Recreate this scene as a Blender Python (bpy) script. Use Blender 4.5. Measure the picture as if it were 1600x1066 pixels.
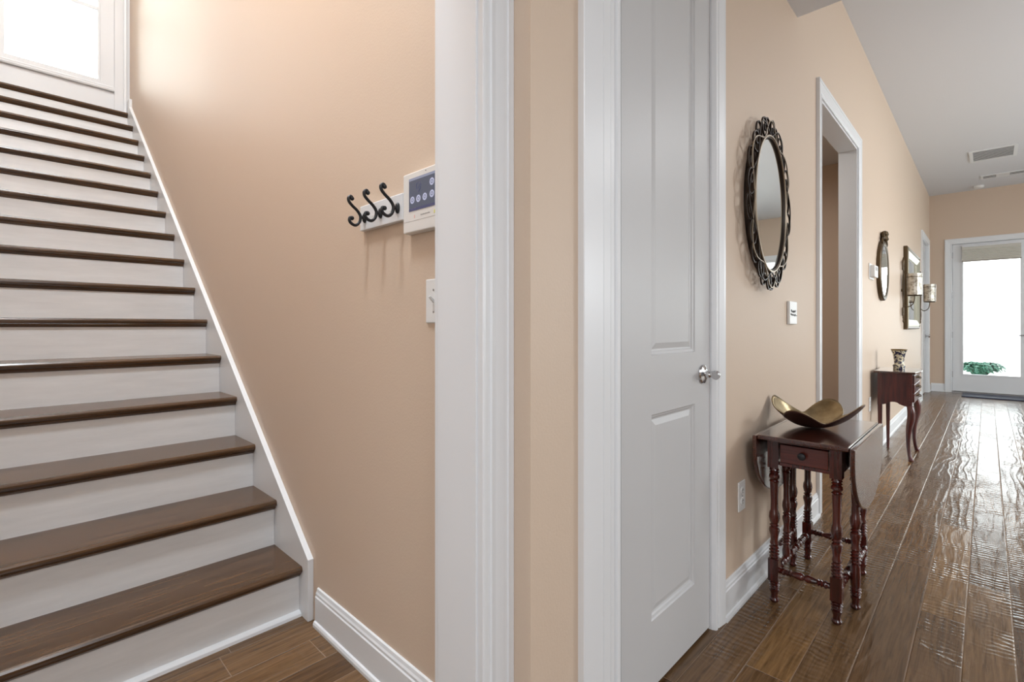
import bpy, bmesh, math, random
from mathutils import Vector, Matrix
random.seed(4)
C = bpy.context.scene.collection
for o in list(bpy.data.objects): bpy.data.objects.remove(o)
# ------------------------------------------------------------------ camera
F_PX, VX, HZ, CAM_H = 768.6, 743.0, 510.0, 1.09
cam_d = bpy.data.cameras.new('camera'); cam = bpy.data.objects.new('camera', cam_d); C.objects.link(cam)
TH = math.atan2(VX, F_PX); S_, C_ = math.sin(TH), math.cos(TH)
cam_d.sensor_width = 36; cam_d.lens = F_PX/1600*36; cam_d.shift_y = -(533-HZ)/1600
cam_d.clip_start = 0.02; cam_d.clip_end = 200
cam.location = (0, 0, CAM_H); cam.rotation_euler = (math.pi/2, 0, -math.atan2(C_, S_))
bpy.context.scene.camera = cam
# ------------------------------------------------------------------ view, world, daylight, added fill lights
sc = bpy.context.scene
sc.view_settings.view_transform = 'Standard'; sc.view_settings.look = 'None'
sc.view_settings.gamma = 1; sc.view_settings.use_curve_mapping = False
sc.view_settings.exposure = 0.0
w = bpy.data.worlds.new('sky'); sc.world = w; w.use_nodes = True
bg = w.node_tree.nodes['Background']; bg.inputs[0].default_value = (0.93, 0.97, 1.0, 1); bg.inputs[1].default_value = 6.0
def area(name, loc, rot, sx, sy, power, col=(1, 1, 1), portal=False, spread=180):
    l = bpy.data.lights.new(name, 'AREA'); l.shape = 'RECTANGLE'; l.size = sx; l.size_y = sy
    l.energy = power; l.color = col; l.spread = math.radians(spread)
    if portal: l.cycles.is_portal = True
    o = bpy.data.objects.new(name, l); C.objects.link(o); o.location = loc; o.rotation_euler = rot
    return o
sun = bpy.data.lights.new('sun', 'SUN'); sun.energy = .3; sun.angle = math.radians(10); sun.color = (1, .96, .9)
so = bpy.data.objects.new('sun', sun); C.objects.link(so)
so.rotation_euler = Vector((0.50, -1.0, -0.42)).to_track_quat('-Z', 'Y').to_euler(); so.location = (0, 8, 6)
HP = math.pi/2
area('garden_door_daylight', (11.0, -.035, 1.25), (0, HP, 0), 1.9, .66, 1, portal=True)
area('living_window_daylight', (11.0, -2.2, 1.4), (0, HP, 0), 2.0, 1.9, 1, portal=True)
area('added_window_portal', (7.0, -4.3, 1.35), (HP, 0, 0), 6.0, 2.0, 1, portal=True)  # sky portal for the unseen windows added on the far side
area('stair_window_daylight', (0.0, 5.66, 3.9), (-HP, 0, 0), 1.25, 1.4, 1, portal=True)
area('foyer_fill', (-.3, -1.5, 2.64), (0, 0, 0), 1.4, 1.4, 68, (.88, .94, 1))  # added fill below the foyer ceiling, no fixture behind it
area('foyer_side_fill', (-2.5, -.9, 1.5), (0, -HP, 0), 2.0, 1.8, 30, (.88, .94, 1))  # added fill from behind the camera; the back wall is solid
area('hall_fill', (5.2, -1.6, 3.2), (0, 0, 0), 1.2, 1.2, 30, (.96, .98, 1))  # unseen ceiling fill added for the hall
area('stair_fill', (0.1, 3.1, 5.35), (0, 0, 0), .8, 1.6, 82, (.86, .94, 1))  # overhead fill added to brighten the stairwell
area('stair_front_fill', (-.12, 1.1, 3.9), (math.radians(32), 0, 0), .4, .3, 55, (.84, .92, 1))  # fill added and tilted to lift the risers
pl = bpy.data.lights.new('living_room_fill', 'POINT'); pl.color = (.92, .96, 1); pl.energy = 140; pl.shadow_soft_size = .25; po = bpy.data.objects.new('living_room_fill', pl); C.objects.link(po); po.location = (5.0, -2.8, 1.7)  # unseen point light added to brighten ceiling and hall
area('side_room_fill', (4.2, 1.6, 2.6), (0, 0, 0), .5, .5, 15, (1, .96, .9))  # fill added to brighten the wall beyond the cased opening

# ------------------------------------------------------------------ materials
def mat(name, col, rough=.5, metal=0, spec=.5, coat=0, emit=None, es=0):
    m = bpy.data.materials.new(name); m.use_nodes = True
    b = m.node_tree.nodes['Principled BSDF']
    b.inputs['Base Color'].default_value = (*col, 1); b.inputs['Roughness'].default_value = rough
    b.inputs['Metallic'].default_value = metal; b.inputs['Specular IOR Level'].default_value = spec
    b.inputs['Coat Weight'].default_value = coat; b.inputs['Coat Roughness'].default_value = .12
    if emit: b.inputs['Emission Color'].default_value = (*emit, 1); b.inputs['Emission Strength'].default_value = es
    return m
class N:
    def __init__(s, m): s.t = m.node_tree; s.b = s.t.nodes['Principled BSDF']
    def n(s, typ, **k):
        x = s.t.nodes.new(typ)
        for a, v in k.items(): setattr(x, a, v)
        return x
    def l(s, a, b): s.t.links.new(a, b)
    def math(s, op, a, b=None, c=None):
        x = s.t.nodes.new('ShaderNodeMath'); x.operation = op
        for i, v in enumerate((a, b, c)):
            if v is None: continue
            if hasattr(v, 'node'): s.l(v, x.inputs[i])
            else: x.inputs[i].default_value = v
        return x.outputs[0]
    def ramp(s, fac, stops):
        r = s.t.nodes.new('ShaderNodeValToRGB'); e = r.color_ramp.elements
        while len(e) < len(stops): e.new(.5)
        for i, (p, c) in enumerate(stops): e[i].position = p; e[i].color = (*c, 1)
        s.l(fac, r.inputs[0]); return r.outputs[0]
    def noise(s, vec, scale, detail=3, rough=.5, dist=0):
        x = s.t.nodes.new('ShaderNodeTexNoise'); x.inputs['Scale'].default_value = scale
        x.inputs['Detail'].default_value = detail; x.inputs['Roughness'].default_value = rough
        x.inputs['Distortion'].default_value = dist
        if vec is not None: s.l(vec, x.inputs['Vector'])
        return x.outputs[0]
    def mapping(s, scale=(1, 1, 1), src=None):
        if src is None: src = s.n('ShaderNodeTexCoord').outputs['Object']
        x = s.n('ShaderNodeMapping'); x.inputs['Scale'].default_value = scale; s.l(src, x.inputs[0]); return x.outputs[0]
    def bump(s, h, strength, dist):
        x = s.n('ShaderNodeBump'); x.inputs['Strength'].default_value = strength; x.inputs['Distance'].default_value = dist
        s.l(h, x.inputs['Height']); s.l(x.outputs[0], s.b.inputs['Normal'])

def paint(name, col, rough, bs=.12, scale=160):
    m = mat(name, col, rough); k = N(m)
    v = k.mapping((1, 1, 1))
    k.b.inputs['Specular IOR Level'].default_value = .38
    k.bump(k.math('ADD', k.noise(v, scale, 2), k.math('MULTIPLY', k.noise(v, 5, 2), 2.0)), bs, .002)
    return m
M = {}
M['tan'] = paint('tan_wall_paint', (.635, .505, .395), .5, .18)
M['ceil'] = paint('ceiling_paint', (.70, .71, .74), .8, .1)
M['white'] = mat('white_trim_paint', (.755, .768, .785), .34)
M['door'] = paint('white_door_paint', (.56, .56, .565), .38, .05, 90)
M['riser'] = mat('white_riser_paint', (.72, .715, .70), .35)
k = N(M['riser']); v = k.mapping((2, 8, 14)); k.l(k.ramp(k.noise(v, 2.2, 4, .6), [(.3, (.72, .72, .72)), (.7, (.80, .80, .80))]), k.b.inputs['Base Color'])
M['plate'] = mat('ivory_plastic', (.76, .74, .71), .35)
M['plate_white'] = mat('white_plastic', (.78, .78, .77), .35)
M['iron'] = mat('black_iron', (.018, .018, .02), .38, .3)
M['slot'] = mat('dark_gap', (.03, .03, .035), .6)
M['chrome'] = mat('satin_nickel', (.62, .62, .63), .16, 1)
M['steel'] = mat('dull_steel', (.45, .45, .46), .35, 1)
M['mirror'] = mat('mirror_glass', (.88, .91, .90), .02, 1)
M['bronze'] = mat('dark_bronze', (.022, .013, .008), .36, .5)
M['bronze_lit'] = mat('lit_bronze_edge', (.34, .28, .21), .35, .8)  # lighter bronze copy, paints the silver highlight on rim and wire
M['gilt'] = mat('antique_gilt', (.095, .065, .035), .4, .75)
M['silverwood'] = mat('champagne_frame', (.50, .48, .38), .32, .5)
M['mercury'] = mat('mercury_glass', (.55, .52, .45), .3, .45)
k = N(M['mercury']); k.l(k.ramp(k.noise(k.mapping(), 24, 4, .7), [(.35, (.24, .20, .15)), (.6, (.66, .63, .56))]), k.b.inputs['Base Color'])
M['shade'] = mat('linen_shade', (.60, .58, .52), .8)
M['mat'] = mat('navy_rubber_mat', (.012, .022, .06), .5)
M['pot'] = mat('clay_pot', (.30, .14, .08), .7)
M['fern'] = mat('fern_leaf', (.006, .085, .05), .6)
M['patio'] = mat('pale_concrete', (.72, .71, .68), .8)
k = N(M['patio']); k.l(k.ramp(k.noise(k.mapping(), 3, 4), [(.3, (.66, .65, .62)), (.7, (.76, .75, .72))]), k.b.inputs['Base Color'])
M['screen'] = mat('screen', (.03, .035, .05), .12, emit=(.065, .075, .105), es=1.0)
M['screen_bar'] = mat('screen_bar', (.02, .02, .04), .15, emit=(.055, .06, .12), es=1.0)
M['icon'] = mat('screen_icon', (.1, .1, .1), .2, emit=(.38, .40, .56), es=1.0)
M['yellow'] = mat('yellow_sticker', (.75, .72, .15), .5)
M['red'] = mat('pale_red_mark', (.75, .42, .38), .5)
M['grey'] = mat('grey_print', (.35, .34, .33), .5)
M['ink'] = mat('black_ink', (.02, .02, .02), .5)
def wood(name, c0, c1, rough, axis=0, coat=.0, gs=1.0, spec=.5):
    m = mat(name, c0, rough, coat=coat, spec=spec); k = N(m)
    sc_ = [14*gs, 14*gs, 14*gs]; sc_[axis] = 1.0*gs
    v = k.mapping(tuple(sc_)); f = k.noise(v, 3.0, 6, .62, .6)
    k.l(k.ramp(f, [(.32, c0), (.66, c1)]), k.b.inputs['Base Color']); k.bump(f, .12, .001)
    return m
M['tread'] = wood('stained_oak_tread', (.046, .021, .008), (.115, .058, .024), .27, 0, .2)
M['mahog'] = wood('mahogany', (.022, .0045, .0035), (.090, .012, .007), .2, 2, .5)
M['mahog_top'] = wood('mahogany_top', (.034, .009, .006), (.075, .020, .012), .2, 0, 1.0)
M['walnut'] = wood('dark_cherry', (.030, .006, .008), (.115, .022, .016), .28, 2, .3)
# brass bowl
M['brass'] = mat('hammered_brass', (.42, .31, .16), .3, 1)
k = N(M['brass']); vo = k.n('ShaderNodeTexVoronoi'); vo.inputs['Scale'].default_value = 75; k.l(k.mapping(), vo.inputs['Vector'])
k.bump(vo.outputs[0], .35, .002)
k.l(k.ramp(k.noise(k.mapping(), 12, 4), [(.35, (.20, .145, .08)), (.65, (.44, .35, .21))]), k.b.inputs['Base Color'])
M['bowl_out'] = mat('dark_bowl_back', (.10, .05, .04), .35, .7)
# vase pattern
M['vase'] = mat('patterned_porcelain', (.6, .5, .3), .15)
k = N(M['vase']); k.l(k.ramp(k.noise(k.mapping((1, 1, 1)), 38, 3, .6, 1.2), [(.0, (.01, .012, .05)), (.49, (.02, .02, .06)), (.52, (.62, .55, .38)), (.7, (.7, .66, .52))]), k.b.inputs['Base Color'])
M['vase_rim'] = mat('gilt_rim', (.22, .15, .06), .3, .5)
# pane: clear glass that lets light straight through and keeps its fresnel reflection
def pane_mat():
    m = bpy.data.materials.new('window_glass'); m.use_nodes = True; t = m.node_tree
    for n in list(t.nodes): t.nodes.remove(n)
    o = t.nodes.new('ShaderNodeOutputMaterial'); mx = t.nodes.new('ShaderNodeMixShader')
    tr = t.nodes.new('ShaderNodeBsdfTransparent'); gl = t.nodes.new('ShaderNodeBsdfGlossy'); fr = t.nodes.new('ShaderNodeFresnel')
    tr.inputs[0].default_value = (.96, .98, .97, 1); gl.inputs['Roughness'].default_value = .0; fr.inputs[0].default_value = 1.45
    t.links.new(fr.outputs[0], mx.inputs[0]); t.links.new(tr.outputs[0], mx.inputs[1]); t.links.new(gl.outputs[0], mx.inputs[2])
    t.links.new(mx.outputs[0], o.inputs[0]); return m
M['glass'] = pane_mat()
# hand-scraped plank floor
def floor_mat():
    m = mat('hand_scraped_planks', (.2, .1, .05), .25, coat=.0, spec=.5); k = N(m)
    co = k.n('ShaderNodeTexCoord').outputs['Object']; sp = k.n('ShaderNodeSeparateXYZ'); k.l(co, sp.inputs[0])
    X, Y = sp.outputs[0], sp.outputs[1]
    r = k.math('DIVIDE', k.math('SUBTRACT', Y, .0592), .1255); row = k.math('FLOOR', r); fy = k.math('FRACT', r)
    wn = k.n('ShaderNodeTexWhiteNoise', noise_dimensions='1D'); k.l(row, wn.inputs['W'])
    xs = k.math('DIVIDE', k.math('ADD', X, k.math('MULTIPLY', wn.outputs[0], 3.7)), 1.15)
    col = k.math('FLOOR', xs); fx = k.math('FRACT', xs)
    cb = k.n('ShaderNodeCombineXYZ'); k.l(row, cb.inputs[0]); k.l(col, cb.inputs[1])
    w2 = k.n('ShaderNodeTexWhiteNoise', noise_dimensions='3D'); k.l(cb.outputs[0], w2.inputs['Vector']); rnd = w2.outputs[0]
    # shifted coordinates per plank
    sh = k.n('ShaderNodeVectorMath', operation='MULTIPLY_ADD'); k.l(w2.outputs[1], sh.inputs[0]); sh.inputs[1].default_value = (9, 9, 9); k.l(co, sh.inputs[2])
    grain = k.noise(k.mapping((1.6, 26, 1), sh.outputs[0]), 3.0, 6, .62, .8)
    base = k.ramp(rnd, [(0, (.100, .052, .022)), (.35, (.170, .094, .042)), (.7, (.130, .074, .036)), (1, (.240, .132, .052))])
    g = k.ramp(grain, [(.3, (.50, .47, .44)), (.7, (1.25, 1.25, 1.25))])
    mx = k.n('ShaderNodeMix', data_type='RGBA', blend_type='MULTIPLY'); mx.inputs[0].default_value = 1
    k.l(base, mx.inputs[6]); k.l(g, mx.inputs[7])
    # seams, tinted pale to paint in the glare of the bevels
    ey = k.math('MULTIPLY', k.math('MINIMUM', fy, k.math('SUBTRACT', 1, fy)), .1255)
    ex = k.math('MULTIPLY', k.math('MINIMUM', fx, k.math('SUBTRACT', 1, fx)), 1.15)
    e = k.math('MINIMUM', ey, ex)
    bev = k.n('ShaderNodeMapRange'); bev.inputs['From Min'].default_value = 0; bev.inputs['From Max'].default_value = .0035; k.l(e, bev.inputs[0])
    seam = k.math('LESS_THAN', e, .0011)
    m2 = k.n('ShaderNodeMix', data_type='RGBA'); k.l(k.math('MULTIPLY', seam, .75), m2.inputs[0]); k.l(mx.outputs[2], m2.inputs[6]); m2.inputs[7].default_value = (.30, .20, .13, 1)
    k.l(m2.outputs[2], k.b.inputs['Base Color'])
    # scraped relief: long scoops, chatter across the board and swirly figure
    scoop = k.noise(k.mapping((3.5, 24, 1), sh.outputs[0]), 1.3, 3, .5, .5)
    wv = k.n('ShaderNodeTexWave', wave_type='BANDS', bands_direction='X'); wv.inputs['Scale'].default_value = 11; wv.inputs['Distortion'].default_value = 5; wv.inputs['Detail'].default_value = 2; wv.inputs['Detail Scale'].default_value = 1.6
    k.l(sh.outputs[0], wv.inputs['Vector'])
    chat_amt = k.math('MULTIPLY', k.math('GREATER_THAN', k.math('FRACT', k.math('MULTIPLY', rnd, 7.3)), .25), .75)
    wv2 = k.n('ShaderNodeTexWave', wave_type='BANDS', bands_direction='Y'); wv2.inputs['Scale'].default_value = 7; wv2.inputs['Distortion'].default_value = 9; wv2.inputs['Detail'].default_value = 1; wv2.inputs['Detail Scale'].default_value = .8
    k.l(k.mapping((.35, 1, 1), sh.outputs[0]), wv2.inputs['Vector'])
    patch = k.ramp(k.noise(sh.outputs[0], 4.5, 2), [(.42, (0, 0, 0)), (.62, (1, 1, 1))])
    h = k.math('ADD', k.math('MULTIPLY', scoop, 1.3), k.math('MULTIPLY', k.math('MULTIPLY', wv.outputs[1], chat_amt), patch))
    h = k.math('ADD', h, k.math('MULTIPLY', k.math('POWER', wv2.outputs[1], 3.0), .34))
    h = k.math('ADD', h, k.math('MULTIPLY', bev.outputs[0], .7))
    k.bump(h, .5, .0036)
    k.l(k.math('ADD', .17, k.math('MULTIPLY', grain, .14)), k.b.inputs['Roughness'])
    return m
M['floor'] = floor_mat()

# ------------------------------------------------------------------ mesh helpers
def BM(): return bmesh.new()
def box(bm, x0, x1, y0, y1, z0, z1):
    v = [bm.verts.new((x, y, z)) for z in (z0, z1) for y in (y0, y1) for x in (x0, x1)]
    for f in ((0, 2, 3, 1), (4, 5, 7, 6), (0, 1, 5, 4), (2, 6, 7, 3), (1, 3, 7, 5), (0, 4, 6, 2)): bm.faces.new([v[i] for i in f])
def prism(bm, pts, fn):
    """closed outline pts (a,b); fn(a,b,t) -> xyz for t=0,1"""
    lo = [bm.verts.new(fn(a, b, 0)) for a, b in pts]; hi = [bm.verts.new(fn(a, b, 1)) for a, b in pts]
    n = len(pts)
    for i in range(n): bm.faces.new((lo[i], lo[(i+1) % n], hi[(i+1) % n], hi[i]))
    bm.faces.new(lo[::-1]); bm.faces.new(hi)
def lathe(bm, prof, c=(0, 0, 0), axis='Z', seg=24, cap=True):
    rings = []
    for h, r in prof:
        ring = []
        for i in range(seg):
            a = 2*math.pi*i/seg; p, q = r*math.cos(a), r*math.sin(a)
            v = {'Z': (p, q, h), 'Y': (p, h, q), 'X': (h, p, q)}[axis]
            ring.append(bm.verts.new((c[0]+v[0], c[1]+v[1], c[2]+v[2])))
        rings.append(ring)
    for a, b in zip(rings, rings[1:]):
        for i in range(seg): bm.faces.new((a[i], a[(i+1) % seg], b[(i+1) % seg], b[i]))
    if cap: bm.faces.new(rings[0][::-1]); bm.faces.new(rings[-1])
def tube(bm, pts, r, seg=10, flat=None):
    """round tube (or elliptical when flat=(rn, rb)) along pts; r may be a list"""
    pts = [Vector(p) for p in pts]; n = len(pts); rings = []
    T0 = (pts[1]-pts[0]).normalized(); up = Vector((0, 1, 0)) if abs(T0.y) < .9 else Vector((0, 0, 1))
    for i, p in enumerate(pts):
        T = (pts[min(i+1, n-1)]-pts[max(i-1, 0)]).normalized()
        b = (up-T*up.dot(T)).normalized(); nn = T.cross(b); up = b
        ri = r[i] if isinstance(r, (list, tuple)) else r
        rn, rb = (ri, ri) if flat is None else flat
        rings.append([bm.verts.new(p+nn*rn*math.cos(2*math.pi*j/seg)+b*rb*math.sin(2*math.pi*j/seg)) for j in range(seg)])
    for a, b in zip(rings, rings[1:]):
        for j in range(seg): bm.faces.new((a[j], a[(j+1) % seg], b[(j+1) % seg], b[j]))
    bm.faces.new(rings[0][::-1]); bm.faces.new(rings[-1])
def spline(cp, k=6, closed=False):
    cp = [Vector(p) for p in cp]; out = []; n = len(cp)
    rng = range(n if closed else n-1)
    for i in rng:
        if closed: a, b, c, d = cp[i-1], cp[i], cp[(i+1) % n], cp[(i+2) % n]
        else: a, b, c, d = cp[max(i-1, 0)], cp[i], cp[i+1], cp[min(i+2, n-1)]
        for j in range(k):
            t = j/k; out.append(.5*((2*b)+(c-a)*t+(2*a-5*b+4*c-d)*t*t+(-a+3*b-3*c+d)*t**3))
    if not closed: out.append(cp[-1])
    return out
def obj(name, bm, m, parent=None, smooth=False, bevel=0, seg=2, angle=35):
    bmesh.ops.recalc_face_normals(bm, faces=bm.faces)
    me = bpy.data.meshes.new(name); bm.to_mesh(me); bm.free()
    o = bpy.data.objects.new(name, me); C.objects.link(o)
    for mm in (m if isinstance(m, (list, tuple)) else [m]): me.materials.append(mm)
    if smooth:
        for p in me.polygons: p.use_smooth = True
        me.set_sharp_from_angle(angle=math.radians(angle))
    if bevel:
        b = o.modifiers.new('bevel', 'BEVEL'); b.width = bevel; b.segments = seg; b.limit_method = 'ANGLE'; b.angle_limit = math.radians(40)
    if parent is not None:
        o.parent = parent
        if parent.type == 'EMPTY': me.transform(Matrix.Translation(-parent.location))
        else: pass
    return o
def tag(o, label, cat, group=None):
    o['label'] = label; o['category'] = cat
    if group: o['group'] = group
    return o
def thing(name, label, cat, loc, group=None):
    o = bpy.data.objects.new(name, None); C.objects.link(o); o.location = loc; o.empty_display_size = .1
    return tag(o, label, cat, group)
def part(name, bm, m, par, root, **k):
    """mesh made in world coordinates, parented to a part or a thing whose base is root.location"""
    o = obj(name, bm, m, None, **k); o.data.transform(Matrix.Translation(-root.location)); o.parent = par
    return o
def struct(name, bm, m, parent=None, **k):
    o = obj(name, bm, m, None, **k)
    if parent is not None: o.parent = parent
    else: o['kind'] = 'structure'
    return o
def slab(name, x0, x1, y0, y1, z0, z1, m, parent=None, **k):
    b = BM(); box(b, x0, x1, y0, y1, z0, z1); return struct(name, b, m, parent, **k)

# ------------------------------------------------------------------ the room
WY = .708          # face of the long hall wall
CY = .69           # face of its casings
SX = .802          # face of the stair wall
XE = 10.9          # end wall face
HC, FC = 3.29, 2.69
slab('floor', -2.6, XE+.15, -4.4, 6.0, -.06, 0, M['floor'])
# hall wall with closet door, cased opening and far door cut out
D1 = (1.168, 1.766, 2.44)
O2 = (3.325, 4.49, 2.44)
D3 = (9.52, 10.62, 2.44)
T_ = .118
b = BM()
box(b, .79, 1.120, WY, WY+T_, 0, HC)
box(b, 1.120, D1[1]+.012, WY, WY+T_, D1[2]+.012, HC)
box(b, D1[1]+.012, O2[0], WY, WY+T_, 0, HC)
box(b, O2[0], O2[1], WY, WY+T_, O2[2], HC)
box(b, O2[1], D3[0], WY, WY+T_, 0, HC)
box(b, D3[0], D3[1], WY, WY+T_, D3[2], HC)
box(b, D3[1], XE, WY, WY+T_, 0, HC)
struct('wall_left', b, M['tan'])
# wall with the opening to the stairs, its short return and header
OX = .691; OY0, OY1 = .775, .905; OL = -.32
b = BM()
box(b, OX+.018, .79, OY0, OY1-.002, 0, FC)
box(b, OL-.018, OX+.018, OY0, OY1-.002, 2.46, FC+.02)
box(b, -2.6, OL-.018, OY0, OY1-.002, 0, FC+.02)
struct('wall_foyer', b, M['tan'])
# stairwell shell
slab('wall_stair', SX, SX+.12, OY1-.002, 5.62, 0, 5.5, M['tan'])
slab('wall_stair_left', -.46, -.345, OY1-.002, 5.62, 0, 5.5, M['tan'])
slab('wall_stair_front', -.34, SX, OY1-.15, OY1-.003, FC+.03, 5.5, M['tan'])
slab('ceiling_stair', -.46, SX+.12, OY1-.15, 5.75, 5.5, 5.6, M['ceil'])
# ceilings
slab('ceiling', 2.86, XE+.12, -4.4, WY, HC, HC+.1, M['ceil'])
slab('ceiling_foyer', -2.6, 2.86, -4.4, WY, FC, FC+.1, M['ceil'])
b = BM(); box(b, 2.845, 2.86, -4.4, WY, FC+.1, HC+.1); struct('wall_soffit', b, M['ceil'])
# end wall with garden door and window
GD = (.42, -.50, 2.44)          # y left, y right, top
LW = (-1.35, -3.2, .75, 2.44)
b = BM()
box(b, XE, XE+.13, GD[0]+.02, WY+T_, 0, HC)
box(b, XE, XE+.13, GD[1]-.02, GD[0]+.02, GD[2]+.02, HC)
box(b, XE, XE+.13, LW[0], GD[1]-.02, 0, HC)
box(b, XE, XE+.13, LW[1], LW[0], 0, LW[2]); box(b, XE, XE+.13, LW[1], LW[0], LW[3], HC)
box(b, XE, XE+.13, -4.4, LW[1], 0, HC)
struct('wall_end', b, M['tan'])
# far side of the living room: low wall and header around unseen windows added to light the hall
b = BM()
box(b, -2.6, 3.9, -4.4, -4.28, 0, HC); box(b, 3.9, 10.1, -4.4, -4.28, 0, .4); box(b, 3.9, 10.1, -4.4, -4.28, 2.4, HC); box(b, 10.1, XE+.13, -4.4, -4.28, 0, HC)
struct('wall_right', b, M['tan'])
slab('wall_back', -2.7, -2.6, -4.4, OY1, 0, FC+.1, M['tan'])
# side room seen through the cased opening
b = BM()
box(b, 2.2, 5.9, 2.3, 2.4, 0, 2.75); box(b, 2.1, 2.2, WY+T_, 2.4, 0, 2.75); box(b, 5.9, 6.0, WY+T_, 2.4, 0, 2.75)
struct('wall_side_room', b, M['tan'])
slab('ceiling_side_room', 2.1, 6.0, WY+T_, 2.4, 2.75, 2.8, M['ceil'])
# closet shell and the room behind the far door
slab('wall_closet', .93, 1.95, 1.5, 1.56, 0, 2.7, M['tan'])

# ---- casings: profile across width (0 inner .. w outer), depth
PROF = [(0, 0), (0, .010), (.004, .013), (.012, .013), (.014, .010), (.018, .010), (.022, .0125), (.060, .0175), (.064, .0175), (.066, .020), (.082, .020), (.085, .018), (.085, 0)]
def frame_casing(name, mkpt, L, R, top, z0=0, prof=PROF, parent=None, m=None):
    """U-shaped mitred casing: mkpt(s, z, d) -> world; L/R inner edges along s"""
    b = BM(); rings = []
    sg = 1 if R > L else -1
    for (wd, d) in prof:
        rings.append([b.verts.new(mkpt(L-sg*wd, z0, d)), b.verts.new(mkpt(L-sg*wd, top+wd, d)), b.verts.new(mkpt(R+sg*wd, top+wd, d)), b.verts.new(mkpt(R+sg*wd, z0, d))])
    n = len(rings)
    for i in range(n):
        a, c = rings[i], rings[(i+1) % n]
        for j in range(3): b.faces.new((a[j], a[j+1], c[j+1], c[j]))
    b.faces.new([r[0] for r in rings]); b.faces.new([r[3] for r in rings][::-1])
    return struct(name, b, m or M['white'], parent)
hallpt = lambda s, z, d: (s, WY-d, z)
# closet door frame: wide stepped casing at the hinge side, narrow at the latch side
def vstrip(name, pts, z0, z1, m=None, parent=None, base=None):
    b = BM(); prism(b, pts, lambda a, c, t: (a, c, z1 if t else z0)); return struct(name, b, m or M['white'], parent)
left_prof = [(.961, WY), (.961, .692), (.963, .690), (1.043, .690), (1.0445, .6925), (1.046, .690), (1.076, .6905), (1.0775, .693), (1.079, .691), (1.096, .692), (1.103, .700), (1.108, .700), (1.112, .692), (1.119, .690), (1.1225, .694), (1.1225, .7165), (1.166, .7165), (1.166, .86), (1.150, .86), (1.150, WY)]
b = BM()
prism(b, left_prof, lambda a, c, t: (a, c, 2.53 if t else 0))
right_prof = [(1.768, .826), (1.768, .711), (1.773, .6985), (1.777, .6965), (1.786, .6965), (1.788, .700), (1.793, .700), (1.797, .6965), (1.832, .692), (1.842, .690), (1.846, .692), (1.846, WY), (1.779, WY), (1.779, .826)]
prism(b, right_prof, lambda a, c, t: (a, c, 2.53 if t else 0))
box(b, 1.166, 1.768, .690, .826, 2.445, 2.53)
struct('trim_1', b, M['white'])
# stair opening: jamb and casing
b = BM()
box(b, OX, OX+.018, OY0-.001, OY1, 0, 2.46); box(b, OL-.018, OL, OY0-.001, OY1, 0, 2.46); box(b, OL-.018, OX+.018, OY0-.001, OY1, 2.442, 2.46)
struct('trim_2', b, M['white'], bevel=.0015)
fy = OY0
pr = [(.696, fy), (.696, .759), (.6975, .757), (.704, .757), (.707, .7605), (.721, .7635), (.7245, .7595), (.7265, .7595), (.729, .766), (.740, .7645), (.760, .760), (.7695, .759), (.7715, .755), (.774, .755), (.776, .757), (.789, .757), (.789, fy)]
b = BM(); prism(b, pr, lambda a, c, t: (a, c, 2.54 if t else 0))
box(b, OL-.005-.093, OL-.005, .757, fy, 0, 2.54); box(b, OL-.005, .696, .757, fy, 2.447, 2.54)
struct('trim_3', b, M['white'])
# far-side casing of the stair opening
b = BM(); box(b, .696, .789, OY1-.002, OY1+.016, 0, 2.54); struct('trim_4', b, M['white'])
# cased opening 2
b = BM()
box(b, O2[0], O2[0]+.018, WY-.001, WY+T_, 0, O2[2]); box(b, O2[1]-.018, O2[1], WY-.001, WY+T_, 0, O2[2]); box(b, O2[0]+.018, O2[1]-.018, WY-.001, WY+T_, O2[2]-.018, O2[2])
struct('trim_5', b, M['white'], bevel=.0012)
frame_casing('trim_6', hallpt, O2[0]+.006, O2[1]-.006, O2[2]-.006)
# far hall door
b = BM()
box(b, D3[0], D3[0]+.018, WY-.001, WY+T_, 0, D3[2]); box(b, D3[1]-.018, D3[1], WY-.001, WY+T_, 0, D3[2]); box(b, D3[0], D3[1], WY-.001, WY+T_, D3[2]-.018, D3[2])
struct('trim_7', b, M['white'])
frame_casing('trim_8', hallpt, D3[0]+.006, D3[1]-.006, D3[2]-.006)

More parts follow.
